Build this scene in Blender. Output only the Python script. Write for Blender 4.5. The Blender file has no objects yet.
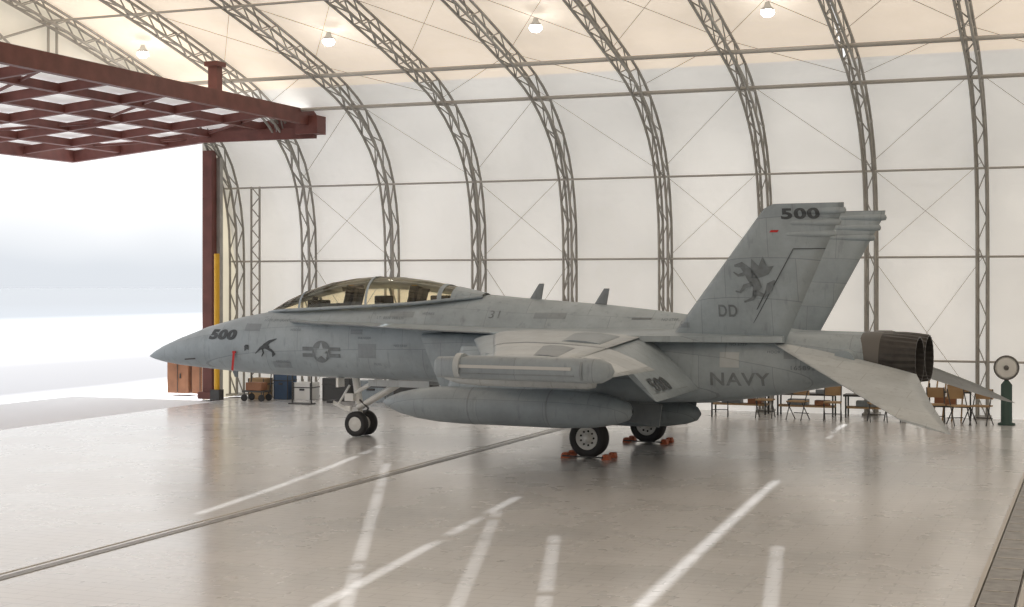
import bpy, bmesh, math, random
from mathutils import Vector, Matrix
from mathutils.bvhtree import BVHTree
random.seed(4)
scene=bpy.context.scene
# ------------------------------------------------------------------ materials
def newmat(name):
    m=bpy.data.materials.new(name); m.use_nodes=True
    nt=m.node_tree; nt.nodes.clear()
    out=nt.nodes.new('ShaderNodeOutputMaterial')
    return m,nt,out
def pbr(name,col,rough=.5,metal=0.0,emis=None,es=0.0,noise=0.0,nscale=3.0):
    m,nt,out=newmat(name)
    b=nt.nodes.new('ShaderNodeBsdfPrincipled')
    b.inputs['Roughness'].default_value=rough; b.inputs['Metallic'].default_value=metal
    b.inputs['Base Color'].default_value=(*col,1)
    if noise>0:
        tc=nt.nodes.new('ShaderNodeTexCoord'); n=nt.nodes.new('ShaderNodeTexNoise')
        n.inputs['Scale'].default_value=nscale; n.inputs['Detail'].default_value=5
        nt.links.new(tc.outputs['Object'],n.inputs['Vector'])
        r=nt.nodes.new('ShaderNodeMapRange'); r.inputs[1].default_value=.3;r.inputs[2].default_value=.7
        r.inputs[3].default_value=1-noise; r.inputs[4].default_value=1+noise
        nt.links.new(n.outputs['Fac'],r.inputs[0])
        mx=nt.nodes.new('ShaderNodeVectorMath'); mx.operation='SCALE'; mx.inputs[0].default_value=col
        nt.links.new(r.outputs[0],mx.inputs['Scale']); nt.links.new(mx.outputs[0],b.inputs['Base Color'])
    if emis:
        b.inputs['Emission Color'].default_value=(*emis,1); b.inputs['Emission Strength'].default_value=es
    nt.links.new(b.outputs[0],out.inputs[0])
    return m
def glow_fabric(name,col,em,es,streak_slits=None):
    m,nt,out=newmat(name); N=nt.nodes.new; L=nt.links.new
    b=N('ShaderNodeBsdfPrincipled'); b.inputs['Roughness'].default_value=.7
    tc=N('ShaderNodeTexCoord'); n=N('ShaderNodeTexNoise'); n.inputs['Scale'].default_value=.35; n.inputs['Detail'].default_value=6
    L(tc.outputs['Object'],n.inputs['Vector'])
    r=N('ShaderNodeMapRange'); r.inputs[1].default_value=.3;r.inputs[2].default_value=.7;r.inputs[3].default_value=.87;r.inputs[4].default_value=1.05
    L(n.outputs['Fac'],r.inputs[0])
    for c,s in ((col,'Base Color'),(em,'Emission Color')):
        v=N('ShaderNodeVectorMath'); v.operation='SCALE'; v.inputs[0].default_value=c; L(r.outputs[0],v.inputs['Scale']); L(v.outputs[0],b.inputs[s])
    b.inputs['Emission Strength'].default_value=es  # glow put into the cloth, standing in for daylight coming through it
    n2=N('ShaderNodeTexNoise'); n2.inputs['Scale'].default_value=1.2; L(tc.outputs['Object'],n2.inputs['Vector'])
    bp=N('ShaderNodeBump'); bp.inputs['Strength'].default_value=.3; bp.inputs['Distance'].default_value=.3; L(n2.outputs['Fac'],bp.inputs['Height']); L(bp.outputs[0],b.inputs['Normal'])
    if streak_slits:
        sx=N('ShaderNodeSeparateXYZ'); L(tc.outputs['Object'],sx.inputs[0])
        def M(op,a,bb):
            q=N('ShaderNodeMath'); q.operation=op
            for i,v in enumerate((a,bb)):
                if v is None: continue
                if isinstance(v,(int,float)): q.inputs[i].default_value=v
                else: L(v,q.inputs[i])
            return q.outputs[0]
        X,Y=sx.outputs[0],sx.outputs[1]; tot=None
        for (x0,y0,a,c,w,ya,yb) in streak_slits:
            t=M('SUBTRACT',Y,y0); cur=M('ADD',M('MULTIPLY',t,a),M('MULTIPLY',M('MULTIPLY',t,t),c))
            dd=M('ABSOLUTE',M('SUBTRACT',M('SUBTRACT',X,x0),cur),None)
            k=M('MULTIPLY',M('MULTIPLY',M('LESS_THAN',dd,w),M('GREATER_THAN',Y,ya)),M('LESS_THAN',Y,yb))
            tot=k if tot is None else M('MAXIMUM',tot,k)
        tr=N('ShaderNodeBsdfTransparent'); mx=N('ShaderNodeMixShader'); L(tot,mx.inputs[0]); L(b.outputs[0],mx.inputs[1]); L(tr.outputs[0],mx.inputs[2]); L(mx.outputs[0],out.inputs[0])
    else: L(b.outputs[0],out.inputs[0])
    return m
def skin(name,col,var=.16,line=.70,rough=.38):
    m,nt,out=newmat(name); N=nt.nodes.new; L=nt.links.new
    b=N('ShaderNodeBsdfPrincipled'); b.inputs['Roughness'].default_value=rough
    tc=N('ShaderNodeTexCoord'); sx=N('ShaderNodeSeparateXYZ'); L(tc.outputs['Object'],sx.inputs[0])
    ad=N('ShaderNodeMath'); ad.operation='ADD'; L(sx.outputs[1],ad.inputs[0]); L(sx.outputs[2],ad.inputs[1])
    cb=N('ShaderNodeCombineXYZ'); L(sx.outputs[0],cb.inputs[0]); L(ad.outputs[0],cb.inputs[1])
    br=N('ShaderNodeTexBrick'); br.inputs['Scale'].default_value=1; br.inputs['Mortar Size'].default_value=.006; br.inputs['Brick Width'].default_value=1.35; br.inputs['Row Height'].default_value=.58
    br.offset=.37; br.inputs['Color1'].default_value=(1.03,1.03,1.03,1); br.inputs['Color2'].default_value=(.89,.91,.93,1); br.inputs['Mortar'].default_value=(line,line,line,1); L(cb.outputs[0],br.inputs['Vector'])
    n=N('ShaderNodeTexNoise'); n.inputs['Scale'].default_value=1.6; n.inputs['Detail'].default_value=9; n.inputs['Roughness'].default_value=.7; L(tc.outputs['Object'],n.inputs['Vector'])
    r=N('ShaderNodeMapRange'); r.inputs[1].default_value=.3;r.inputs[2].default_value=.7;r.inputs[3].default_value=1-var;r.inputs[4].default_value=1+var; L(n.outputs['Fac'],r.inputs[0])
    # grime streaks running down / aft
    mp=N('ShaderNodeMapping'); mp.inputs['Scale'].default_value=(5,5,.9); L(tc.outputs['Object'],mp.inputs[0])
    n3=N('ShaderNodeTexNoise'); n3.inputs['Scale'].default_value=2.0; n3.inputs['Detail'].default_value=4; L(mp.outputs[0],n3.inputs['Vector'])
    r3=N('ShaderNodeMapRange'); r3.inputs[1].default_value=.58;r3.inputs[2].default_value=.75;r3.inputs[3].default_value=1;r3.inputs[4].default_value=.78; L(n3.outputs['Fac'],r3.inputs[0])
    mu=N('ShaderNodeMath'); mu.operation='MULTIPLY'; L(r.outputs[0],mu.inputs[0]); L(r3.outputs[0],mu.inputs[1])
    v=N('ShaderNodeVectorMath'); v.operation='SCALE'; v.inputs[0].default_value=col; L(mu.outputs[0],v.inputs['Scale'])
    v2=N('ShaderNodeVectorMath'); v2.operation='MULTIPLY'; L(v.outputs[0],v2.inputs[0]); L(br.outputs['Color'],v2.inputs[1])
    L(v2.outputs[0],b.inputs['Base Color']); L(b.outputs[0],out.inputs[0])
    return m
def floor_mat(name,c1,c2,mortar,rough=.3,bw=.6,rh=.2,bump=.06,coat=0):
    m,nt,out=newmat(name); N=nt.nodes.new; L=nt.links.new
    b=N('ShaderNodeBsdfPrincipled')
    tc=N('ShaderNodeTexCoord'); br=N('ShaderNodeTexBrick'); br.inputs['Scale'].default_value=1
    br.inputs['Brick Width'].default_value=bw; br.inputs['Row Height'].default_value=rh; br.inputs['Mortar Size'].default_value=.010
    br.inputs['Color1'].default_value=(*c1,1); br.inputs['Color2'].default_value=(*c2,1); br.inputs['Mortar'].default_value=(*mortar,1)
    L(tc.outputs['Object'],br.inputs['Vector'])
    n=N('ShaderNodeTexNoise'); n.inputs['Scale'].default_value=.5; n.inputs['Detail'].default_value=5; n.inputs['Roughness'].default_value=.6; L(tc.outputs['Object'],n.inputs['Vector'])
    r=N('ShaderNodeMapRange'); r.inputs[1].default_value=.3;r.inputs[2].default_value=.7;r.inputs[3].default_value=.93;r.inputs[4].default_value=1.05; L(n.outputs['Fac'],r.inputs[0])
    v=N('ShaderNodeVectorMath'); v.operation='SCALE'; L(br.outputs['Color'],v.inputs[0]); L(r.outputs[0],v.inputs['Scale']); L(v.outputs[0],b.inputs['Base Color'])
    r2=N('ShaderNodeMapRange'); r2.inputs[1].default_value=.3;r2.inputs[2].default_value=.7;r2.inputs[3].default_value=rough-.04;r2.inputs[4].default_value=rough+.06; L(n.outputs['Fac'],r2.inputs[0]); L(r2.outputs[0],b.inputs['Roughness'])
    b.inputs['Coat Weight'].default_value=coat; b.inputs['Coat Roughness'].default_value=.17
    bp=N('ShaderNodeBump'); bp.inputs['Strength'].default_value=bump; bp.inputs['Distance'].default_value=.01; L(br.outputs['Fac'],bp.inputs['Height']); bp.invert=True; L(bp.outputs[0],b.inputs['Normal'])
    L(b.outputs[0],out.inputs[0]); return m

streak_slits=[(-4.4,15,-.075,.0008,.045,12.5,25.2),(-4.4,15,-.075,.0008,.05,32.5,37),  # roof cuts added so the sun draws bright streaks on the floor
       (-7.5,13.9,-.12,0,.03,11,21.8),(-12.3,19.9,-.14,-.006,.032,18.5,28.3),
       (-3.15,15.3,-.18,0,.022,12,18.9),(-5.3,14.4,-.33,0,.022,11,18.6),(-6.24,14.4,-.33,0,.018,11,20.4),(-7.2,13.7,-.45,0,.025,11,25)]
m_wall=glow_fabric('white_fabric',(.83,.825,.80),(1,.98,.94),.33)
m_roof=glow_fabric('tan_fabric',(.82,.74,.64),(1,.86,.71),.50,streak_slits)
m_gable=glow_fabric('gable_fabric',(.75,.72,.64),(1,.95,.84),.24)
m_steel=pbr('truss_steel',(.37,.355,.33),.42,.25,noise=.15)
m_purlin=pbr('purlin_steel',(.45,.43,.40),.5,.2)
m_maroon=pbr('maroon_paint',(.15,.05,.04),.55,noise=.2)
m_sheet=glow_fabric('door_sheet',(.8,.8,.8),(1,.98,.96),.42)
m_floor=floor_mat('mat_floor',(.665,.658,.652),(.64,.633,.627),(.53,.525,.52),.27,coat=.55)
m_floor2=floor_mat('side_floor',(.50,.47,.43),(.48,.45,.41),(.38,.36,.33),.4,2,2)
m_seam=pbr('seam_metal',(.26,.25,.24),.4,.3,noise=.3,nscale=6)
m_jet=skin('jet_grey',(.33,.38,.415))
m_jetl=skin('jet_light_grey',(.44,.47,.485),var=.12)
m_jetd=skin('jet_dark_grey',(.21,.235,.255))
m_patch=skin('jet_patch_grey',(.25,.285,.31),line=.95)
m_tank=skin('tank_grey',(.27,.31,.34))
m_mark=pbr('marking_dark',(.06,.07,.08),.6,noise=.25,nscale=9)
m_markm=pbr('marking_mid',(.165,.19,.21),.6,noise=.2,nscale=9)
m_markl=pbr('marking_light',(.5,.51,.51),.6)
m_white=pbr('gear_white',(.78,.78,.76),.4,noise=.08)
m_black=pbr('dark_cavity',(.012,.012,.013),.8)
m_rubber=pbr('tyre_rubber',(.03,.03,.032),.75)
m_hub=pbr('hub_white',(.7,.7,.68),.4)
m_noz=pbr('nozzle_metal',(.035,.032,.030),.42,.2,noise=.3,nscale=8)
m_ring=pbr('nozzle_ring',(.12,.115,.11),.45,.2)
m_red=pbr('chock_red',(.55,.15,.07),.6)
m_redc=pbr('ribbon_red',(.5,.03,.03),.7)
m_seat=pbr('seat_black',(.03,.032,.03),.7)
m_orange=pbr('cabinet_orange',(.27,.12,.06),.6,noise=.2)
m_yellow=pbr('pipe_yellow',(.75,.42,.03),.5)
m_blue=pbr('case_blue',(.05,.09,.16),.6)
m_green=pbr('cylinder_green',(.03,.07,.06),.5)
m_card=pbr('cardboard',(.36,.24,.13),.8,noise=.1)
m_dkm=pbr('dark_metal',(.07,.07,.07),.5,.4)
m_lamp=pbr('lamp_glow',(1,1,1),.5,emis=(1,.98,.94),es=30)
m_glass,nt,out=newmat('canopy_glass')
g=nt.nodes.new('ShaderNodeBsdfGlossy'); g.inputs['Roughness'].default_value=.05; g.inputs['Color'].default_value=(1,.96,.88,1)
t=nt.nodes.new('ShaderNodeBsdfTransparent'); t.inputs['Color'].default_value=(.96,.90,.74,1)
fr=nt.nodes.new('ShaderNodeFresnel'); fr.inputs['IOR'].default_value=1.5
mx=nt.nodes.new('ShaderNodeMixShader'); nt.links.new(fr.outputs[0],mx.inputs[0]); nt.links.new(t.outputs[0],mx.inputs[1]); nt.links.new(g.outputs[0],mx.inputs[2]); nt.links.new(mx.outputs[0],out.inputs[0])
m_ground,nt,out=newmat('concrete_apron')
N=nt.nodes.new;L=nt.links.new
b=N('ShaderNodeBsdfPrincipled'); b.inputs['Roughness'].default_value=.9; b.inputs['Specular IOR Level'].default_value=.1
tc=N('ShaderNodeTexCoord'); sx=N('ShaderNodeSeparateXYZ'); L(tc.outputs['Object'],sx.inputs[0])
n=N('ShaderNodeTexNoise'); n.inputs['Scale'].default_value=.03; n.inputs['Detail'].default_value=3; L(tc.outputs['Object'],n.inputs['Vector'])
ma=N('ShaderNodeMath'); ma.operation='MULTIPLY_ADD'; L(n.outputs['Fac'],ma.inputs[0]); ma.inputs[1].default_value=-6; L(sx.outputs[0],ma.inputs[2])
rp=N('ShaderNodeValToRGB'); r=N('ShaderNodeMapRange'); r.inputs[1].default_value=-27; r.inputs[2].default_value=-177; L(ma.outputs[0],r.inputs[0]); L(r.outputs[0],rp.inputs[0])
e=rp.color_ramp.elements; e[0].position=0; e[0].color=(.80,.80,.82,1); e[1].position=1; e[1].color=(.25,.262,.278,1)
q=rp.color_ramp.elements.new(.03); q.color=(.80,.80,.82,1)  # pale strip painted in to lighten the raised door's shadow on the ground
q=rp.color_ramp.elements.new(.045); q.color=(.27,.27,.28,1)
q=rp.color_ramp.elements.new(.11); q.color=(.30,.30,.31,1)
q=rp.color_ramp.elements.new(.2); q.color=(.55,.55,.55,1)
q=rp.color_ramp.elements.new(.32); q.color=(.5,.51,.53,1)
q=rp.color_ramp.elements.new(.55); q.color=(.26,.275,.295,1)  # distance haze put into the ground colour from here outwards
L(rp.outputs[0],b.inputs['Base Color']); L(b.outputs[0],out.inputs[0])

# ------------------------------------------------------------------ builder
class B:
    def __init__(s): s.v=[];s.f=[];s.m=[];s.mats=[];s.sm=[]
    def mi(s,m):
        if m not in s.mats: s.mats.append(m)
        return s.mats.index(m)
    def add(s,v,f,m,sm=True):
        o=len(s.v); s.v+= [tuple(p) for p in v]; k=s.mi(m)
        for q in f: s.f.append([i+o for i in q]); s.m.append(k); s.sm.append(sm)
    def box(s,c,d,m,rot=None):
        c=Vector(c); V=[]
        for x in(-.5,.5):
            for y in(-.5,.5):
                for z in(-.5,.5):
                    p=Vector((x*d[0],y*d[1],z*d[2]))
                    if rot is not None: p=rot@p
                    V.append(c+p)
        s.add(V,[(0,1,3,2),(4,6,7,5),(0,4,5,1),(2,3,7,6),(0,2,6,4),(1,5,7,3)],m,False)
    def cyl(s,a,b,r,m,r2=None,n=12,cap=True):
        a=Vector(a);b=Vector(b);d=(b-a)
        if d.length<1e-6:return
        d.normalize(); u=d.orthogonal().normalized(); w=d.cross(u); r2=r if r2 is None else r2
        V=[];
        for i in range(n):
            t=2*math.pi*i/n; o=u*math.cos(t)+w*math.sin(t); V+= [a+o*r,b+o*r2]
        F=[(2*i,2*((i+1)%n),2*((i+1)%n)+1,2*i+1) for i in range(n)]
        s.add(V,F,m,True)
        if cap: s.add(V,[tuple(2*i for i in range(n))[::-1],tuple(2*i+1 for i in range(n))],m,False)
    def path(s,pts,r,m,n=6):
        for a,b in zip(pts[:-1],pts[1:]): s.cyl(a,b,r,m,n=n,cap=False)
    def loft(s,rings,m,cap=(True,True),sm=True,closed=True):
        n=len(rings[0]); V=[p for r in rings for p in r]; F=[]
        for i in range(len(rings)-1):
            for j in range(n if closed else n-1):
                k=(j+1)%n; F.append((i*n+j,i*n+k,(i+1)*n+k,(i+1)*n+j))
        s.add(V,F,m,sm)
        if cap[0]: s.add(rings[0],[tuple(range(n))],m,False)
        if cap[1]: s.add(rings[-1],[tuple(range(n))],m,False)
    def lathe(s,c,ax,prof,m,n=28,sm=True):
        c=Vector(c);ax=Vector(ax).normalized();u=ax.orthogonal().normalized();w=ax.cross(u);R=[]
        for o,r in prof: R.append([c+ax*o+(u*math.cos(2*math.pi*i/n)+w*math.sin(2*math.pi*i/n))*max(r,.001) for i in range(n)])
        s.loft(R,m,(False,False),sm)
    def foil(s,secs,m):
        fr=[(0,0),(.03,.4),(.1,.7),(.3,1),(.6,.85),(.85,.45),(1,.08)]
        R=[]
        for LE,TE,t,up in secs:
            LE=Vector(LE);TE=Vector(TE);up=Vector(up).normalized()
            r=[LE.lerp(TE,f)+up*t*.5*h for f,h in fr]+[LE.lerp(TE,f)-up*t*.5*h for f,h in fr[::-1][:-1]]
            R.append(r)
        s.loft(R,m)
    def build(s,name,parent=None,loc=None,bev=0):
        me=bpy.data.meshes.new(name); me.from_pydata(s.v,[],s.f)
        for m in s.mats: me.materials.append(m)
        for p,k,sm in zip(me.polygons,s.m,s.sm): p.material_index=k; p.use_smooth=sm
        bm=bmesh.new(); bm.from_mesh(me); bmesh.ops.recalc_face_normals(bm,faces=bm.faces); bm.to_mesh(me); bm.free()
        o=bpy.data.objects.new(name,me); scene.collection.objects.link(o)
        if parent: o.parent=parent
        if loc: o.location=loc
        if bev:
            md=o.modifiers.new('bevel','BEVEL'); md.width=bev; md.segments=2; md.limit_method='ANGLE'
        return o
def sell(s,yc,w,zc,h,n,N=36,ntop=None,rake=0):
    R=[]
    for i in range(N):
        t=2*math.pi*i/N; c,q=math.cos(t),math.sin(t); e=(ntop if (ntop and q>0) else n)
        y=w*math.copysign(abs(c)**(2/e),c); z=h*math.copysign(abs(q)**(2/e),q)
        R.append(Vector((s-rake*z,yc+y,zc+z)))
    return R

# ------------------------------------------------------------------ hangar
R=[(38.8,0),(38.8,2),(38.8,4),(38.7,5.3),(38.25,6.6),(37.3,7.6),(35.9,8.4),(33.9,9.0),(30.5,9.85),(26,10.8),(22,11.5),(18,11.8)]
ctrl=R+[(36-y,z) for y,z in R[:-1][::-1]]
def cr(P,k=8):
    P=[P[0]]+P+[P[-1]]; o=[]
    for i in range(1,len(P)-2):
        p0,p1,p2,p3=[Vector(q) for q in P[i-1:i+3]]
        for j in range(k):
            t=j/k; o.append(.5*((2*p1)+(-p0+p2)*t+(2*p0-5*p1+4*p2-p3)*t*t+(-p0+3*p1-3*p2+p3)*t**3))
    o.append(Vector(P[-1])); return o
prof=cr(ctrl)
def resample(P,step):
    o=[P[0]];acc=0
    for a,b in zip(P[:-1],P[1:]):
        l=(b-a).length
        while acc+l>=step:
            t=(step-acc)/l; a=a.lerp(b,t); o.append(a.copy()); l=(b-a).length; acc=0
        acc+=l
    o.append(P[-1]); return o
def normals(P):
    o=[]
    for i in range(len(P)):
        a=P[max(0,i-1)];b=P[min(len(P)-1,i+1)];d=(b-a).normalized(); n=Vector((d.y,-d.x))
        if (P[i]-Vector((18,3))).dot(n)<0:n=-n
        o.append(n)
    return o
pr=resample(prof,.62); pn=normals(pr)
inn=[p-n*.2 for p,n in zip(pr,pn)]; ou=[p+n*.2 for p,n in zip(pr,pn)]
tb=B()
for i in range(len(pr)-1):
    for sx_ in(-.12,.12):
        tb.cyl((sx_,*inn[i]),(sx_,*inn[i+1]),.038,m_steel,n=5,cap=False)
        tb.cyl((sx_,*ou[i]),(sx_,*ou[i+1]),.038,m_steel,n=5,cap=False)
        a,b_=(inn[i],ou[i+1]) if i%2 else (ou[i],inn[i+1])
        tb.cyl((sx_,*a),(sx_,*b_),.02,m_steel,n=4,cap=False)
    s0=-.12 if i%2 else .12
    tb.cyl((s0,*inn[i]),(-s0,*inn[i+1]),.018,m_steel,n=4,cap=False)
tb.box((0,38.8,.03),(.4,.6,.06),m_steel); tb.box((0,-2.8,.03),(.4,.6,.06),m_steel)
t0=tb.build('arch_truss')
xs=[-24.05]+[-21.6+2.7*i for i in range(14)]
t0.location.x=xs[0]
for x in xs[1:]:
    o=bpy.data.objects.new('arch_truss',t0.data); o.location.x=x; scene.collection.objects.link(o)
XL,XR=-24.3,14.0
fp=[p+n*.3 for p,n in zip(prof,normals(prof))]
def shell(name,pts,m):
    b=B(); R_=[[Vector((x,p.x,p.y)) for x in [XL+(XR-XL)*i/28 for i in range(29)]] for p in pts]
    b.loft(R_,m,(False,False),True,False); return b.build(name)
ib=[i for i,p in enumerate(fp) if p.x>36.0 ]; ie=[i for i,p in enumerate(fp) if p.x<0]
shell('wall_back',[Vector((fp[0].x,-.05))]+fp[0:ib[-1]+1],m_wall)
shell('ceiling',fp[ib[-1]:ie[0]+1],m_roof)
shell('wall_front',fp[ie[0]:]+[Vector((fp[-1].x,-.05))],m_wall)
def gable(name,x,zlow):
    b=B();
    for a,c in zip(fp[:-1],fp[1:]):
        if abs(a.x-c.x)<1e-4: continue
        mid=(a.x+c.x)/2; zl=zlow(mid)
        if a.y<=zl and c.y<=zl: continue
        b.add([(x,a.x,min(zl,a.y)),(x,c.x,min(zl,c.y)),(x,c.x,c.y),(x,a.x,a.y)],[(0,1,2,3)],m_gable,False)
    return b
b=gable('wall_left',XL,lambda y: 8.1 if 0<y<37.3 else -.05)
b.add([(XL,37.45,-.05),(XL,39.1,-.05),(XL,39.1,4),(XL,38.6,6),(XL,37.45,7)],[(0,1,2,3,4)],m_gable,False)
b.build('wall_left')
b=gable('wall_right',XR,lambda y:-.05); b.build('wall_right')
b=B()
for y in (8,12.5,17,21.5,26,30.5,35):
    zt=[p.y for p in fp if abs(p.x-y)<.8][0]
    for dy in(-.16,.16): b.cyl((XL+.1,y+dy,8.1),(XL+.1,y+dy,zt-.2),.035,m_purlin,n=6)
b.cyl((XL+.1,26,8.2),(XL+.1,30.5,9.8),.03,m_purlin,n=6); b.cyl((XL+.1,30.5,8.2),(XL+.1,26,10.6),.03,m_purlin,n=6)
b.build('gable_column_frame')
b=B()
for xx,yy in ((-23.2,38.45),):
    for i in range(10):
        z=i*.62
        for dx in(-.14,.14): b.cyl((xx+dx,yy,z),(xx+dx,yy,z+.62),.035,m_steel,n=5,cap=False)
        b.cyl((xx-.14,yy,z),(xx+.14,yy,z+.31),.018,m_steel,n=4,cap=False); b.cyl((xx+.14,yy,z+.31),(xx-.14,yy,z+.62),.018,m_steel,n=4,cap=False)
b.build('wall_column_truss')
b=B()
def pur(y,z,r=.045): b.cyl((XL+.1,y,z),(XR-.1,y,z),r,m_purlin,n=8)
for y,z,r_ in ((34.4,8.72,.055),(36.3,8.12,.05),(38.25,6.15,.028),(38.75,4.0,.028),(30.0,9.75,.03),(26,10.6,.03),(22,11.25,.03),(18,11.5,.03),(38.75,1.4,.028)): pur(y,z,r_)
b.build('roof_purlins')
b=B()
for i in range(1,13):
    x0,x1=xs[i],xs[i]+2.7
    def c_(a,c): b.cyl(a,c,.008,m_purlin,n=4,cap=False)
    if i%2:
        c_((x0,38.9,4.0),(x1,38.3,6.3)); c_((x1,38.9,4.0),(x0,38.3,6.3))
        c_((x0,38.3,6.3),(x1,36.4,8.3)); c_((x0,36.4,8.3),(x1,34.3,9.0))
        c_((x0,38.95,.2),(x1,38.95,4.0)); c_((x0,38.95,4.0),(x1,38.95,.2))
    else:
        c_((x1,38.3,6.3),(x0,36.4,8.3)); c_((x1,36.4,8.3),(x0,34.3,9.0))
    c_((x0,34.2,9.0),(x1,30.2,9.95)); c_((x1,34.2,9.0),(x0,30.2,9.95))
b.build('bracing_cables')
b=B(); b.box((-12.25,18,-.025),(22.1,41.6,.05),m_floor); b.build('floor')
b=B(); b.box((6.62,18,-.035),(14.75,41.6,.03),m_floor2); b.build('floor_side')
b=B()
b.box((-1.0,18,-.01),(.36,41.4,.04),m_seam); b.box((-.76,18,-.005),(.06,41.4,.05),m_floor2); b.box((-1.22,18,-.002),(.05,41.4,.05),m_floor2)
for i in range(60): b.box((-1.0,-2+.7*i,.012),(.3,.03,.006),m_floor2)
b.build('trim_1')
b=B(); b.box((-11.5,25.5,.003),(.14,26,.008),m_seam); b.box((-11.68,18,.003),(.03,41,.008),m_floor2); b.build('trim_2')
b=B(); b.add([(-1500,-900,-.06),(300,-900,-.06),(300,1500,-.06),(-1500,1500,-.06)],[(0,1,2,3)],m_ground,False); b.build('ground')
# door canopy
b=B(); P0=Vector((-20.5,0,7.95)); P1=Vector((-28.8,0,7.17)); ya,yb=3.0,37.3
def dp(t,y,dz=0): p=P0.lerp(P1,t); return Vector((p.x,y,p.z+dz))
ang=math.atan2(P0.z-P1.z,P0.x-P1.x); rotm=Matrix.Rotation(-ang,3,'Y')
Ln=(P1-P0).length
for t,h in ((0,.42),(.2,.2),(.4,.2),(.6,.2),(.8,.2),(1,.36)):
    b.box(dp(t,(ya+yb)/2),(.14,yb-ya,h),m_maroon,rotm)
ny=15
for i in range(ny+1):
    y=ya+(yb-ya)*i/ny; b.box(dp(.5,y),(Ln,.12 if i<ny else .18,.22 if i<ny else .34),m_maroon,rotm)
for i in range(ny):
    y0=ya+(yb-ya)*i/ny; y1=ya+(yb-ya)*(i+1)/ny
    if i%2==0: b.cyl(dp(0,y0),dp(.5,y1),.04,m_maroon,n=6); b.cyl(dp(1,y0),dp(.5,y1),.04,m_maroon,n=6)
b.box(dp(.5,(ya+yb)/2,.2),(Ln,yb-ya,.03),m_sheet,rotm)
b.build('door_1')
b=B()
b.box((-24.1,37.4,3.6),(.30,.26,7.2),m_maroon); b.box((-23.9,37.62,3.5),(.12,.16,7.0),m_steel)
b.box((-24.1,20,8.15),(.3,35,.4),m_maroon); b.box((-24.1,37.4,.1),(.5,.5,.2),m_maroon)
b.box((-21.1,33,8.45),(.26,.26,1.0),m_maroon); b.box((-21.1,33,8.95),(.4,.4,.12),m_maroon)
b.box((-22.3,37.0,7.55),(3.8,.18,.3),m_maroon); b.box((-20.5,36.9,7.75),(.7,.5,.5),m_maroon)
b.box((-24.1,2.8,4.2),(.3,.26,8.4),m_maroon)
b.build('door_frame')
b=B(); b.cyl((-23.6,37.0,.3),(-23.6,37.0,4.2),.08,m_yellow); b.box((-23.6,37.0,.15),(.3,.25,.3),m_dkm); b.build('yellow_pipe')
for i,x in enumerate((-22.95,-17.55,-12.15,-6.75,-1.35,4.05)):
    b=B(); c=Vector((x,32.5,9.22))
    b.lathe(c,(0,0,1),[(.06,.13),(.1,.15),(.16,.08),(.26,.05),(.26,0)],m_hub,n=20)
    b.lathe(c,(0,0,1),[(-.08,0),(-.06,.09),(.0,.15),(.07,.14)],m_lamp,n=20)
    b.build('ceiling_spotlight')

# ------------------------------------------------------------------ jet
jet=bpy.data.objects.new('fighter_jet',None); scene.collection.objects.link(jet)
jet.location=(-21.11,29.86,0); jet.rotation_euler=(0,0,math.radians(-5))
allv=[];allf=[]
def reg(b):
    o=len(allv); allv.extend([Vector(p) for p in b.v]); allf.extend([[i+o for i in f] for f in b.f])
S=[(.25,.015,1.64,1.61,2),(.4,.08,1.74,1.56,2),(.7,.18,1.89,1.50,2),(1.2,.31,2.08,1.44,2),(2,.46,2.34,1.38,2.1),(3,.59,2.58,1.32,2.2),(3.8,.66,2.71,1.29,2.3),(4.4,.69,2.76,1.28,2.5),(5.2,.72,2.80,1.27,2.6),(6,.75,2.83,1.27,2.7),(7,.78,2.88,1.26,2.7),(8,.8,2.96,1.25,2.6),(8.7,.8,3.06,1.24,2.4),(9.3,.8,3.10,1.22,2.3),(10,.8,3.04,1.2,2.3),(11,.8,2.97,1.15,2.3),(12,.8,2.90,1.12,2.3),(13,.8,2.80,1.1,2.3),(14,.78,2.68,1.15,2.3),(15,.7,2.56,1.25,2.2),(16,.6,2.44,1.38,2.2),(17,.42,2.32,1.55,2),(17.7,.16,2.1,1.75,2),(17.9,.04,1.97,1.9,2)]
b=B(); rings=[]
for s,w,zt,zb,n in S:
    nt_=n if s<8.4 else max(1.45,2.2-(s-8.4)*.6)
    zc=1.95 if s>2 else (zt+zb)/2
    if s>16.5: zc=(zt+zb)/2
    r=[]
    for i in range(40):
        t=2*math.pi*i/40;c,q=math.cos(t),math.sin(t);e=nt_ if q>0 else n
        hh=(zt-zc) if q>0 else (zc-zb)
        r.append(Vector((s,w*math.copysign(abs(c)**(2/e),c),zc+hh*math.copysign(abs(q)**(2/e),q))))
    rings.append(r)
b.loft(rings,m_jet); reg(b)
b.lathe((2.28,0,0),(1,0,0),[(0,0)],m_jet) if False else None
b.build('fuselage',jet)
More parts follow.
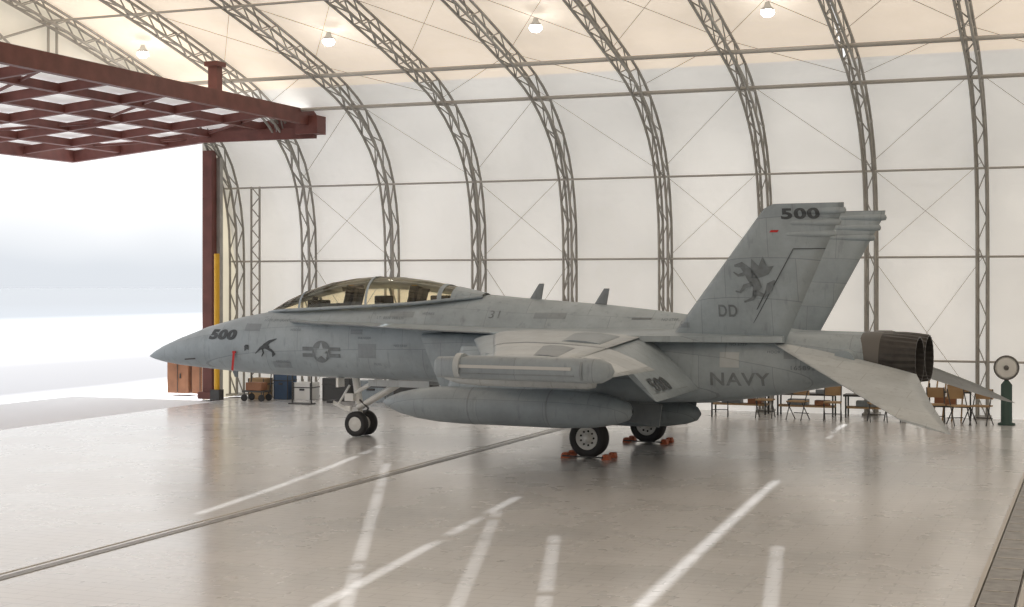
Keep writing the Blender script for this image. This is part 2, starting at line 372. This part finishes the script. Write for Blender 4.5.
for sd,nm in((-1,'port'),(1,'starboard')):
    b=B(); T=[(8.7,1.12,.42,1.76,.56,7),(9.4,1.12,.46,1.74,.6,6),(10.5,1.06,.52,1.73,.62,5),(12,.96,.6,1.73,.65,4),(13.5,.86,.66,1.74,.68,3.5),(14.8,.72,.66,1.78,.66,2.9),(15.8,.60,.60,1.85,.58,2.4),(16.6,.51,.54,1.92,.50,2.1),(17.3,.45,.49,1.95,.46,2)]
    R_=[sell(s,sd*p,w,zc,h,n,36,rake=.45 if i==0 else (.2 if i==1 else 0)) for i,(s,p,w,zc,h,n) in enumerate(T)]
    b.loft(R_,m_jet,(False,True)); reg(b)
    inner=[sell(s,sd*p,w-.04,zc,h-.04,7,36,rake=.45) for s,p,w,zc,h in((8.7,1.12,.42,1.76,.56),(9.6,1.0,.38,1.76,.5))]
    b.loft(inner,m_black,(False,True)); b.loft([R_[0],inner[0]],m_jetl,(False,False))
    b.build('engine_trunk_'+nm,jet)
    b=B(); yc=sd*.44; c=(0,yc,1.95)
    b.lathe(c,(1,0,0),[(17.2,.485),(17.28,.5),(17.5,.5),(17.56,.485)],m_ring,n=40)
    Rr=[]
    for x,r,dl in((17.55,.48,0),(17.8,.475,.012),(18.02,.455,.018),(18.2,.43,.018),(18.2,.40,.01),(17.9,.36,.0)):
        Rr.append([Vector((x,yc+(r-dl*(i%2))*math.cos(2*math.pi*i/48),1.95+(r-dl*(i%2))*math.sin(2*math.pi*i/48))) for i in range(48)])
    b.loft(Rr,m_noz,(False,False),False)
    b.lathe(c,(1,0,0),[(17.9,.36),(17.4,.3),(17.4,0)],m_black)
    b.build('exhaust_nozzle_'+nm,jet)
    y=lambda p:sd*p
    b=B()
    lex=[(4.7,.66,2.50),(5.2,.80,2.48),(6,.96,2.46),(7,1.28,2.45),(7.8,1.62,2.43),(8.6,1.86,2.41),(9.4,1.98,2.39),(10.3,2.04,2.37)]
    V=[]
    for s,p,z in lex: V.append([Vector((s,y(.5),z+.06)),Vector((s,y(p),z+.012)),Vector((s,y(p),z-.012)),Vector((s,y(.5),z-.08))])
    V.append([Vector((13.2,y(.5),2.45)),Vector((13.2,y(2.04),2.36)),Vector((13.2,y(2.04),2.25)),Vector((13.2,y(.5),2.2))])
    V.append([Vector((15.9,y(.5),2.42)),Vector((15.9,y(1.28),2.36)),Vector((15.9,y(1.28),2.25)),Vector((15.9,y(.5),2.2))])
    b.loft(V,m_jet,sm=False)
    b.path([Vector((s,y(p+.005),z)) for s,p,z in lex],.018,m_jetd,6)
    reg(b); b.build('leading_edge_extension_'+nm,jet)
    b=B(); up=(0,0,1)
    def wsec(p,f0=0,f1=1,dz=0,tt=1):
        if p<4.2: k=(p-1.9)/2.3; le=10.3+1.2*k; te=13.4+.22*k; z=2.34-.14*k; t=.2-.04*k
        else: k=(p-4.2)/1.85; le=11.5+.95*k; te=13.62+.18*k; z=2.2-.13*k; t=.16-.06*k
        return ((le+(te-le)*f0,y(p),z+dz),(le+(te-le)*f1,y(p),z+dz),t*tt,up)
    b.foil([wsec(1.9),wsec(4.2),wsec(6.05)],m_jetl)
    b.foil([((9.95,y(2.02),2.22),(10.55,y(2.0),2.35),.1,up),((11.2,y(4.15),2.08),(11.7,y(4.15),2.21),.09,up),((12.2,y(5.95),1.97),(12.6,y(5.95),2.08),.07,up)],m_jet)
    b.foil([wsec(4.05,0,1,0,1.12),wsec(4.13,0,1,0,1.12)],m_jetd)
    b.foil([wsec(4.5,.45,.8,.03,.8),wsec(5.7,.45,.8,.02,.8)],m_jetd)
    b.foil([wsec(2.3,.55,.9,.03,.8),wsec(3.7,.55,.9,.03,.8)],m_patch)
    reg(b); b.build('wing_'+nm,jet)
    b=B(); un=(.7,0,.7)
    b.foil([((13.32,y(1.62),2.32),(14.42,y(1.62),1.38),.13,un),((13.5,y(3.85),2.2),(14.45,y(3.85),1.3),.1,un)],m_jet)
    for pp in(2.3,3.4): b.loft([sell(s,y(pp),r,z,r*1.2,2,12) for s,z,r in((12.8,2.12,.02),(13.1,2.08,.07),(13.7,1.8,.07),(14.2,1.4,.02))],m_jetd)
    reg(b); b.build('trailing_flap_'+nm,jet)
    b=B()
    b.foil([((13.5,y(3.95),2.2),(14.45,y(3.95),1.85),.1,(.3,0,1)),((13.75,y(5.9),2.08),(14.4,y(5.9),1.82),.08,(.3,0,1))],m_jetl)
    b.build('aileron_'+nm,jet)
    b=B()
    b.loft([sell(s,y(6.25),w,1.95,h,n,24) for s,w,h,n in((11.5,.09,.12,4),(11.55,.13,.17,4),(12.0,.16,.18,4),(12.1,.17,.19,3),(14.2,.17,.2,3),(14.45,.16,.19,2.5),(14.6,.1,.12,2),(14.66,.02,.02,2))],m_tank)
    b.box((13.0,y(6.42),1.98),(2.0,.03,.05),m_markl); b.box((12.6,y(6.1),2.08),(1.6,.16,.12),m_jet); b.box((13.0,y(6.425),1.87),(2.1,.02,.02),m_jetd)
    b.cyl((11.9,y(6.25),1.97),(12.0,y(6.25),1.97),.215,m_jetl,n=24); b.cyl((14.15,y(6.25),1.95),(14.19,y(6.25),1.95),.205,m_jetd,n=24)
    reg(b); b.build('wingtip_pod_'+nm,jet)
    b=B()
    b.foil([((11.7,y(4.9),2.12),(13.4,y(4.9),2.12),.1,(0,1,0)),((11.6,y(4.9),1.78),(13.3,y(4.9),1.78),.1,(0,1,0))],m_jet)
    b.loft([sell(s,y(4.9),r,1.68,r,2.2,20) for s,r in((10.9,.02),(11.15,.09),(11.5,.12),(13.6,.12),(13.75,.10))],m_jetl)
    b.foil([((13.2,y(4.9)-.1,1.68),(13.7,y(4.9)-.1,1.68),.03,(0,0,1)),((13.5,y(4.9)-.3,1.68),(13.75,y(4.9)-.3,1.68),.02,(0,0,1))],m_jetl)
    b.build('outboard_store_'+nm,jet)
    b=B()
    tp=[(0,0),(.01,.14),(.03,.32),(.08,.58),(.15,.80),(.24,.95),(.34,1),(.74,1),(.86,.9),(.94,.7),(.985,.45),(1,.1)]
    b.lathe((0,y(3.2),1.06),(1,0,0),[(8.6+5.15*f,.35*r) for f,r in tp],m_tank,n=36)
    b.foil([((10.3,y(3.2),2.15),(13.2,y(3.2),2.15),.14,(0,1,0)),((10.0,y(3.2),1.35),(12.9,y(3.2),1.35),.14,(0,1,0))],m_jet)
    for x in (10.6,12.2): b.lathe((0,y(3.2),1.06),(1,0,0),[(x,.352),(x+.015,.356),(x+.03,.352)],m_jetd,n=36)
    reg(b); b.build('drop_tank_'+nm,jet)
    b=B(); upn=Vector((0,sd*1,-.3))
    def fin(z): 
        t=(z-2.35)/(4.75-2.35); return (13.72+(15.72-13.72)*t, 15.95+(17.15-15.95)*t, 1.10+.54*t)
    secs=[]
    for z,t in((2.25,.17),(3.0,.14),(4.0,.1),(4.68,.07),(4.76,.03)):
        a,c,p=fin(z); 
        if z>4.7: a+=.12;c-=.03
        secs.append(((a,y(p),z),(c,y(p),z),t,upn))
    b.foil(secs,m_jet)
    for z in(4.62,4.42,4.22):
        a,c,p=fin(z); b.loft([sell(s,y(p),r,z,r*1.1,2,14) for s,r in((c-1.0,.01),(c-.8,.05),(c-.1,.06),(c+.05,.05),(c+.07,.01))],m_jet)
    pts=[]
    for z in(2.6,3.3,3.95): a,c,p=fin(z); pts.append(Vector((a+(c-a)*.66,y(p+.055),z)))
    b.path(pts,.008,m_mark)
    a,c,p=fin(3.95); pts2=[pts[-1],Vector((c,y(p+.01),3.95))]; b.path(pts2,.008,m_mark)
    reg(b); b.build('vertical_fin_'+nm,jet)
    b=B(); 
    b.foil([((15.7,y(1.15),2.22),(18.25,y(1.0),1.72),.13,(.2,0,1)),((17.1,y(2.4),1.68),(18.75,y(2.4),1.36),.09,(.2,0,1)),((18.45,y(3.48),1.14),(19.3,y(3.55),.93),.04,(.2,0,1))],m_jetl)
    b.cyl((17,y(.8),1.95),(17,y(1.2),1.93),.2,m_jet,n=20)
    b.build('stabilator_'+nm,jet)
    b=B(); wc=Vector((12.2,y(1.555),.38))
    b.lathe(wc,(0,1,0),[(-.1,.2),(-.14,.24),(-.15,.32),(-.11,.37),(-.04,.38),(.04,.38),(.11,.37),(.15,.32),(.14,.24),(.1,.2)],m_rubber,n=36)
    for k in(-1,1): 
        b.lathe(wc,(0,1,0),[(k*.1,.235),(k*.14,.22),(k*.1,.17),(k*.09,.1),(k*.14,.08),(k*.15,.0)],m_hub,n=30)
        for j in range(9):
            a=2*math.pi*j/9; b.cyl(wc+Vector((.135*math.cos(a),k*.09,.135*math.sin(a))),wc+Vector((.135*math.cos(a),k*.112,.135*math.sin(a))),.02,m_black,n=8)
    b.cyl((11.75,y(1.2),1.25),(11.85,y(1.22),.62),.085,m_white); b.cyl((11.85,y(1.22),.66),(12.2,y(1.3),.38),.075,m_white)
    b.cyl((12.2,y(1.25),.38),(12.2,y(1.55),.38),.06,m_white); b.cyl((12.25,y(1.2),1.2),(12.15,y(1.27),.48),.045,m_hub)
    b.cyl((11.2,y(1.1),1.2),(11.85,y(1.2),.75),.03,m_white)
    b.box((12.0,y(1.62),1.05),(1.3,.03,.34),m_jetl,Matrix.Rotation(sd*.35,3,'X')); b.box((12.9,y(1.0),.88),(1.1,.03,.45),m_jetd,Matrix.Rotation(.15,3,'Y'))
    b.build('main_gear_'+nm,jet)
b=B(); b.lathe((0,0,.78),(1,0,0),[(8.9+5.0*f,.3*r) for f,r in tp],m_tank,n=32); b.box((11.6,0,1.1),(2.6,.14,.3),m_jetd); b.build('centre_drop_tank',jet)
C=[(3.72,.08,2.68,2.71),(3.95,.22,2.71,2.82),(4.3,.36,2.74,2.99),(4.8,.45,2.76,3.19),(5.4,.50,2.79,3.36),(6,.53,2.82,3.45),(6.6,.545,2.85,3.49),(7.2,.54,2.88,3.47),(7.8,.51,2.92,3.40),(8.3,.46,2.97,3.31),(8.8,.36,3.02,3.21),(9.2,.2,3.06,3.12)]
def carc(s,w,z0,z1,e=0,n=20):
    return [Vector((s,(w+e)*math.cos(math.pi*i/n),z0-.03+(z1+e-z0+.03)*math.sin(math.pi*i/n)**.85)) for i in range(n+1)]
b=B(); b.loft([carc(*c) for c in C],m_glass,(False,False),True,False); b.build('canopy_glass',jet)
def cint(s):
    for a,c in zip(C[:-1],C[1:]):
        if a[0]<=s<=c[0]:
            t=(s-a[0])/(c[0]-a[0]); return [a[i]+(c[i]-a[i])*t for i in range(4)]
b=B()
for s0,wd in((4.78,.07),(6.55,.06),(8.3,.1)):
    b.loft([carc(*cint(s0-wd/2),e=.012),carc(*cint(s0+wd/2),e=.012)],m_jet,(False,False),True,False)
b.loft([carc(*cint(8.55),e=.01),carc(*cint(8.85),e=.012),carc(*cint(9.19),e=.012)],m_jet,(False,False),True,False)
for sd in(-1,1):
    b.path([Vector((c[0],sd*(c[1]+.005),c[2]-.0)) for c in C],.035,m_jet,8)
b.build('canopy_frame',jet)
for nm,s0 in(('front',5.85),('rear',7.45)):
    b=B(); r=Matrix.Rotation(.28,3,'Y')
    b.box((s0,0,2.95),(.14,.42,.45),m_seat,r); b.box((s0+.02,0,3.18),(.16,.28,.2),m_seat,r); b.box((s0+.17,0,3.0),(.1,.28,.48),m_dkm,r)
    b.cyl((s0-.02,-.1,3.28),(s0-.02,.1,3.28),.02,m_yellow)
    b.box((s0-.35,-.3,2.86),(.45,.08,.08),m_seat); b.box((s0-.35,.3,2.86),(.45,.08,.08),m_seat)
    b.build('ejection_seat_'+nm,jet,bev=.02)
b=B()
b.box((5.0,0,2.86),(.3,.5,.22),m_seat); b.box((4.9,0,2.99),(.08,.18,.1),m_dkm); b.box((6.68,0,2.94),(.2,.5,.26),m_seat); b.box((8.15,0,2.98),(.4,.45,.2),m_dkm)
b.build('cockpit_panels',jet,bev=.03)
b=B()
for s,z in((10.3,3.0),(11.75,2.9)):
    b.foil([((s-.12,0,z),(s+.16,0,z),.05,(0,1,0)),((s+.1,0,z+.33),(s+.22,0,z+.33),.03,(0,1,0))],m_jetd)
b.foil([((2.6,0,1.4),(2.8,0,1.4),.03,(0,1,0)),((2.7,0,1.2),(2.8,0,1.2),.02,(0,1,0))],m_jetd)
for sd in(-1,1): b.cyl((1.9,sd*.42,1.62),(1.65,sd*.47,1.6),.015,m_dkm,n=8)
b.build('antennas',jet)
b=B()
for yy in(-.19,.19):
    wc=Vector((6.1,yy,.28))
    b.lathe(wc,(0,1,0),[(-.06,.14),(-.085,.18),(-.085,.24),(-.05,.275),(.05,.275),(.085,.24),(.085,.18),(.06,.14)],m_rubber,n=30)
    for k in(-1,1): b.lathe(wc,(0,1,0),[(k*.06,.165),(k*.08,.15),(k*.05,.1),(k*.08,.05),(k*.08,0)],m_hub,n=24)
b.cyl((6.1,-.2,.28),(6.1,.2,.28),.045,m_white); b.cyl((6.1,0,.28),(6.05,0,.75),.06,m_hub); b.cyl((6.05,0,.7),(5.95,0,1.35),.085,m_white)
b.cyl((6.05,-.05,.62),(7.3,-.1,1.3),.06,m_white); b.cyl((6.05,.05,.62),(7.3,.1,1.3),.06,m_white); b.cyl((6.0,-.08,.95),(6.7,-.12,1.3),.045,m_white)
b.cyl((6.0,0,.45),(5.35,0,.72),.045,m_white); b.box((5.33,0,.73),(.12,.22,.06),m_dkm); b.cyl((5.5,0,.66),(5.8,0,1.1),.025,m_white)
b.box((5.9,-.14,.85),(.22,.1,.16),m_white); b.box((5.95,-.3,.62),(.16,.06,.1),m_white); b.cyl((6.15,-.1,.42),(6.35,-.1,.62),.02,m_dkm); b.cyl((6.35,-.1,.62),(6.12,-.1,.8),.02,m_dkm)
b.box((7.3,-.42,1.2),(1.5,.025,.14),m_jetl); b.box((7.3,.42,1.2),(1.5,.025,.14),m_jetl); b.box((5.75,-.3,1.18),(.06,.25,.2),m_white)
b.build('nose_gear',jet)
b=B()
b.add([(3.12,-.635,1.8),(3.18,-.635,1.8),(3.14,-.635,1.38),(3.08,-.635,1.4)],[(0,1,2,3)],m_redc,False); b.box((3.15,-.625,1.8),(.08,.03,.05),m_redc); b.build('warning_ribbon',jet)

bvh=BVHTree.FromPolygons(allv,allf)
def textmesh(txt,h,bold=.018):
    cu=bpy.data.curves.new('t','FONT'); cu.body=txt; cu.size=h*1.4; cu.offset=bold; cu.space_character=1.1
    o=bpy.data.objects.new('t',cu); scene.collection.objects.link(o)
    bpy.context.view_layer.update(); dg=bpy.context.evaluated_depsgraph_get(); me=bpy.data.meshes.new_from_object(o.evaluated_get(dg))
    bm=bmesh.new(); bm.from_mesh(me); bpy.data.objects.remove(o); return bm
def finish(bm,name,mat):
    me=bpy.data.meshes.new(name); bm.to_mesh(me); bm.free(); me.materials.append(mat)
    o=bpy.data.objects.new(name,me); scene.collection.objects.link(o); o.parent=jet
def project(bm,name,mat,pst=8,off=.012):
    bmesh.ops.triangulate(bm,faces=bm.faces)
    for _ in range(3):
        e=[x for x in bm.edges if x.calc_length()>.09]
        if e: bmesh.ops.subdivide_edges(bm,edges=e,cuts=1,use_grid_fill=False); bmesh.ops.triangulate(bm,faces=bm.faces)
    for v in bm.verts:
        h=bvh.ray_cast(Vector((v.co.x,-pst,v.co.z)),Vector((0,1,0)))
        if h[0] is not None: v.co=h[0]+Vector((0,-off,0))
        else: v.co.y=-.9
    finish(bm,name,mat)
def text(txt,s,z,h,mat,name,pst=8,sh=0,wx=1.25,bold=.018,off=.012):
    bm=textmesh(txt,h,bold)
    for v in bm.verts: x,yv=v.co.x,v.co.y; v.co=Vector((s+x*wx+yv*sh,0,z+yv))
    project(bm,name,mat,pst,off)
def poly(pts,mat,name,pst=8,off=.012):
    bm=bmesh.new(); vs=[bm.verts.new((x,0,z)) for x,z in pts]; bm.faces.new(vs); project(bm,name,mat,pst,off)
text('500',2.34,2.09,.2,m_mark,'nose_number',sh=.3,wx=1.8)
text('S',3.45,1.83,.13,m_mark,'nose_letter')
text('500',15.98,4.49,.18,m_mark,'fin_number',wx=1.75,bold=.01)
text('DD',14.68,2.72,.22,m_markm,'fin_code',wx=.8,bold=.006)
text('NAVY',14.55,1.45,.24,m_markm,'navy_lettering',pst=2.0,wx=1.15,bold=.006)
bm=textmesh('500',.3,.012); upd=Vector((-1.0,0,.93)).normalized(); nd=Vector((.68,0,.73))
for v in bm.verts: x,yv=v.co.x,v.co.y; v.co=Vector((14.33,-3.6,1.43))+Vector((0,1,0))*x*1.2+upd*yv+nd*.055
finish(bm,'flap_number',m_mark)
text('LT. BEN WILLIS',6.9,2.58,.06,m_markm,'crew_name',wx=1.1,bold=0); text('LCDR. JIM GRANT',3.9,2.5,.055,m_markm,'pilot_name',wx=1.1,bold=0)
text('31',9.5,2.62,.16,m_markm,'spine_number',bold=0)
text('165892',16.0,1.75,.08,m_markm,'serial_number',pst=2.0,bold=0)
# small service stencils and darker touch-up panels
for i,(s,z,tx) in enumerate(((4.7,2.3,'RESCUE'),(6.5,2.15,'DANGER'),(7.4,2.0,'NO STEP'),(4.3,1.6,'GROUND'),(6.9,1.6,'FUEL'),(8.0,2.68,'INTAKE'),(14.9,2.18,'NO STEP'),(15.6,2.05,'HOOK'),(13.2,2.6,'NO STEP'))):
    text(tx,s,z,.05,m_markm,'stencil_%d'%i,bold=0,wx=1.1)
for i,(s,z,w_,h_) in enumerate(((3.4,2.28,.45,.16),(4.2,1.48,.5,.14),(6.5,1.75,.45,.3),(7.2,2.62,.6,.12),(10.5,2.62,.7,.12),(15.9,1.95,.4,.22),(13.6,2.5,.5,.1),(6.3,2.25,.3,.1))):
    poly([(s,z),(s+w_,z),(s+w_,z+h_),(s,z+h_)],m_patch,'touchup_panel_%d'%i,off=.006)
def star(c,r,r2): 
    return [(c[0]+(r if i%2==0 else r2)*math.sin(math.pi*i/5),c[1]+(r if i%2==0 else r2)*math.cos(math.pi*i/5)) for i in range(10)]
cx,cz=5.55,1.86
poly([(cx+.24*math.cos(i*math.pi/12),cz+.24*math.sin(i*math.pi/12)) for i in range(24)],m_markm,'insignia_disc')
for j,(xa,za) in enumerate(((-.5,.02),(-.5,-.12),(.22,.02),(.22,-.12))): poly([(cx+xa,cz+za),(cx+xa+.28,cz+za),(cx+xa+.28,cz+za+.08),(cx+xa,cz+za+.08)],m_markm,'insignia_bar_%d'%j)
poly(star((cx,cz),.21,.085),m_jet,'insignia_star',off=.02)
poly([(14.75,1.78),(15.1,1.78),(15.1,2.06),(14.75,2.06)],m_jetl,'tail_panel',pst=2)
def strip(pts,w,mat,name):
    L_=[];R2=[]
    for i,(x,z) in enumerate(pts):
        a=pts[max(0,i-1)];c=pts[min(len(pts)-1,i+1)]; dx,dz=c[0]-a[0],c[1]-a[1]; l=math.hypot(dx,dz) or 1
        ww=w[i]; L_.append((x-dz/l*ww,z+dx/l*ww)); R2.append((x+dz/l*ww,z-dx/l*ww))
    poly(L_+R2[::-1],mat,name)
ox,oz=15.05,3.1
def tr_(p): return [(ox+x*1.1,oz+z*1.1) for x,z in p]
strip(tr_([(.30,-.02),(.38,.15),(.30,.3),(.22,.42),(.12,.52),(.0,.5)]),(.02,.08,.10,.08,.055,.02),m_markm,'dragon_body')
poly(tr_([(.28,.3),(.3,.62),(.42,.5),(.5,.66),(.56,.48),(.68,.5),(.58,.36),(.42,.3)]),m_markm,'dragon_wing')
strip(tr_([(.3,.2),(.16,.16),(.08,.06),(.0,.08)]),(.04,.04,.02,.015),m_markm,'dragon_leg_a'); strip(tr_([(.36,.08),(.28,-.05),(.14,-.1)]),(.05,.03,.015),m_markm,'dragon_leg_b')
strip(tr_([(.36,.05),(.5,.0),(.6,.1),(.56,.2),(.68,.26)]),(.05,.035,.03,.02,.01),m_markm,'dragon_tail'); strip(tr_([(.2,.38),(.06,.34),(-.02,.4)]),(.035,.025,.01),m_markm,'dragon_arm')
strip([(3.75,1.78),(3.9,1.9),(4.05,1.96),(4.15,1.93)],(.01,.03,.06,.02),m_mark,'nose_badge_body')
strip([(4.0,1.95),(4.15,2.05),(4.35,2.12)],(.05,.035,.01),m_mark,'nose_badge_wing'); strip([(4.05,1.92),(4.2,1.86),(4.3,1.78),(4.22,1.72)],(.03,.03,.02,.01),m_mark,'nose_badge_tail'); strip([(3.95,1.9),(3.98,1.8),(3.92,1.72)],(.02,.02,.01),m_mark,'nose_badge_leg')
poly([(15.75,4.25),(15.9,4.25),(15.93,4.29),(15.78,4.29)],m_redc,'fin_flash')
poly([(15.42,2.85),(15.44,2.85),(15.64,3.2),(15.62,3.2)],m_mark,'fin_slot')
poly([(12.6,2.62),(13.0,2.62),(13.0,2.66),(12.6,2.66)],m_markm,'spine_vent')

# ------------------------------------------------------------------ chocks and clutter
def jw(s,p,z=0): 
    a=math.radians(-5); x,y_=s,-p; return Vector((-21.11+x*math.cos(a)-y_*math.sin(a),29.86+x*math.sin(a)+y_*math.cos(a),z))
for p in(1.555,-1.555):
    b=B()
    for ds in(-.42,.42):
        for yy0 in(-.2,.2):
            c=jw(12.2+ds,p); V=[]
            for yy in(yy0-.08,yy0+.08):
                for x,z in((-.08,0),(.08,0),(.05,.10),(-.05,.10)): V.append(c+Vector((x,yy,z)))
            b.add(V,[(0,1,2,3),(4,5,6,7),(0,1,5,4),(1,2,6,5),(2,3,7,6),(3,0,4,7)],m_red,False)
        b.cyl(jw(12.2+ds,p-.32,.06),jw(12.2+ds,p+.32,.06),.025,m_red)
    b.cyl(jw(11.78,p+.33,.05),jw(12.62,p+.33,.05),.015,m_dkm); b.build('wheel_chock',bev=.01)
def crate(name,x,y,w,d,h,m,z=0):
    b=B(); b.box((x,y,z+h/2),(w,d,h),m); b.box((x,y,z+h*.72),(w+.02,d+.02,.03),m_dkm); b.box((x,y-d/2-.015,z+h*.6),(w*.25,.03,.06),m_dkm)
    for q in(-.45,.45): b.box((x+q*w,y,z+h/2),(.03,d+.03,h),m_dkm)
    return b.build(name,bev=.01)
b=B(); b.box((-26.0,38.9,.5),(.75,.6,.95),m_orange); b.box((-26.0,38.58,.5),(.02,.02,.9),m_dkm); b.box((-25.9,38.58,.55),(.03,.04,.15),m_dkm); b.box((-25.2,38.9,.5),(.6,.6,.95),m_orange); b.box((-25.2,38.58,.5),(.02,.02,.9),m_dkm); b.build('storage_cabinet',bev=.01)
crate('cardboard_box',-22.7,37.9,.55,.5,.6,m_card); crate('storage_crate',-22.0,38.1,.5,.5,.75,m_blue); crate('storage_crate',-20.2,38.1,.9,.5,.65,m_dkm)
crate('storage_crate',-19.1,38.1,1.0,.5,.6,m_tank); crate('equipment_case',-21.3,38.1,.6,.5,.5,m_hub); crate('storage_crate',-17.8,38.1,1.2,.5,.55,m_dkm); crate('equipment_case',-16.3,38.1,.9,.5,.6,m_tank)
# hand cart beside the boxes
b=B(); x,y0=-22.35,37.1
b.box((x,y0,.28),(.7,.45,.04),m_dkm); b.box((x,y0,.42),(.5,.35,.22),m_orange)
for q in(-.32,.32): b.cyl((x+q,y0+.2,.28),(x+q,y0+.3,.95),.018,m_dkm,n=8)
b.cyl((x-.32,y0+.3,.95),(x+.32,y0+.3,.95),.018,m_dkm,n=8)
for q in(-.28,.28):
    for k in(-.2,.2): b.cyl((x+q-.0,y0+k-.02,.1),(x+q,y0+k+.02,.1),.1,m_rubber,n=14); b.cyl((x+q,y0+k,.1),(x+q,y0+k,.28),.015,m_dkm,n=6)
b.build('hand_cart')
b=B(); b.box((-20.6,36.6,1.0),(.75,.03,.3),m_white); b.cyl((-20.9,36.6,0),(-20.9,36.6,.9),.02,m_dkm); b.cyl((-20.3,36.6,0),(-20.3,36.6,.9),.02,m_dkm); b.box((-20.6,36.6,.015),(.7,.3,.03),m_dkm); b.build('placard_stand')
def bench(x,w=1.7,h=.55):
    b=B(); b.box((x,38.0,h),(w,.5,.05),m_dkm); b.box((x,38.0,h*.45),(w*.95,.4,.04),m_card)
    for a in(-.46,.46):
        for c in(-.2,.2): b.cyl((x+a*w,38.0+c,0),(x+a*w,38.0+c,h),.022,m_dkm)
    b.box((x-.3,38.0,h+.1),(.4,.3,.16),m_steel); b.box((x+.4,38.0,h+.07),(.3,.25,.1),m_jetd)
    b.box((x-.2,38.0,h*.45+.1),(.5,.3,.14),m_jetd); b.box((x+.4,38.0,h*.45+.09),(.35,.3,.12),m_orange)
    b.build('work_bench')
for x in(-8.6,-6.9,-5.2): bench(x,1.5)
def chair(x,y,a):
    b=B(); r=Matrix.Rotation(a,3,'Z'); o=Vector((x,y,0)); T=lambda v:o+r@Vector(v)
    b.box(T((0,0,.45)),(.42,.4,.03),m_card,r); b.box(T((0,.2,.72)),(.42,.03,.24),m_card,r)
    for q in(-.2,.2):
        b.cyl(T((q,-.22,0)),T((q,.2,.84)),.014,m_dkm,n=6); b.cyl(T((q,.24,0)),T((q,-.18,.45)),.014,m_dkm,n=6)
    b.cyl(T((-.2,.2,.15)),T((.2,.2,.15)),.012,m_dkm,n=6); b.build('folding_chair')
for i,(x,a) in enumerate(((-9.9,.2),(-4.2,-.2),(-3.65,.15),(-3.1,.5),(-2.6,-.3),(-7.75,0),(-6.05,.1),(-5.0,.3),(-8.9,.2),(-6.9,-.3))): chair(x,36.8+.12*(i%3),a)
b=B()
for i in range(5): b.cyl((-4.0+.22*i,37.7,0),(-3.9+.2*i,38.1,1.0),.02,m_card)
b.box((-3.4,37.9,.35),(1.0,.4,.04),m_dkm); b.box((-3.4,37.9,.7),(1.0,.4,.04),m_dkm); b.box((-3.5,37.9,.47),(.5,.35,.2),m_orange); b.box((-3.2,37.9,.8),(.5,.35,.16),m_card)
for q in(-3.88,-2.92): b.cyl((q,37.9,0),(q,37.9,.9),.02,m_dkm)
b.build('storage_rack')
b=B(); x,y0=-2.05,37.2
b.lathe((x,y0,0),(0,0,1),[(0,0),(0,.2),(.04,.2),(.06,.13),(.95,.13),(1.05,.05),(1.15,.04)],m_green,n=20)
b.lathe((x,y0,1.35),(0,1,0),[(-.06,.0),(-.07,.2),(-.05,.28),(.05,.28),(.07,.2),(.07,0)],m_hub,n=28); b.lathe((x,y0,1.35),(0,1,0),[(-.08,.26),(-.08,.29),(.08,.29),(.08,.26)],m_ring,n=28); b.lathe((x,y0-.08,1.35),(0,1,0),[(-.02,0),(-.02,.05),(0,.06)],m_ring,n=16)
b.build('pedestal_fan')

# ------------------------------------------------------------------ light
w=bpy.data.worlds.new('World'); scene.world=w; w.use_nodes=True; nt=w.node_tree; nt.nodes.clear(); N=nt.nodes.new; L=nt.links.new
o=N('ShaderNodeOutputWorld'); bg=N('ShaderNodeBackground'); tc=N('ShaderNodeTexCoord'); sx=N('ShaderNodeSeparateXYZ'); L(tc.outputs['Generated'],sx.inputs[0])
n=N('ShaderNodeTexNoise'); n.inputs['Scale'].default_value=6; n.inputs['Detail'].default_value=2; L(tc.outputs['Generated'],n.inputs['Vector'])
mm=N('ShaderNodeMath'); mm.operation='MULTIPLY_ADD'; L(n.outputs['Fac'],mm.inputs[0]); mm.inputs[1].default_value=.10; L(sx.outputs[2],mm.inputs[2])
r=N('ShaderNodeValToRGB'); L(mm.outputs[0],r.inputs[0]); e=r.color_ramp.elements; e[0].position=.02; e[0].color=(.62,.65,.69,1); e[1].position=.125; e[1].color=(1,1,1,1)
q=r.color_ramp.elements.new(.065); q.color=(.64,.67,.71,1)
L(r.outputs[0],bg.inputs[0]); bg.inputs[1].default_value=1.15; L(bg.outputs[0],o.inputs[0])
sl=bpy.data.lights.new('sun','SUN'); sl.energy=5.5; sl.angle=math.radians(.9); so=bpy.data.objects.new('sun',sl); scene.collection.objects.link(so); so.location=(0,0,30)
cd=bpy.data.cameras.new('camera'); cam=bpy.data.objects.new('camera',cd); scene.collection.objects.link(cam); scene.camera=cam
cd.sensor_width=36; cd.lens=1500/1024*36; cd.clip_end=3000
cam.location=(0,0,3.3); cam.rotation_euler=(math.radians(90),0,math.radians(21.4)); cd.shift_y=-(303.5-285)/1024
scene.view_settings.view_transform='Standard'; scene.view_settings.look='None'; scene.view_settings.exposure=0.08
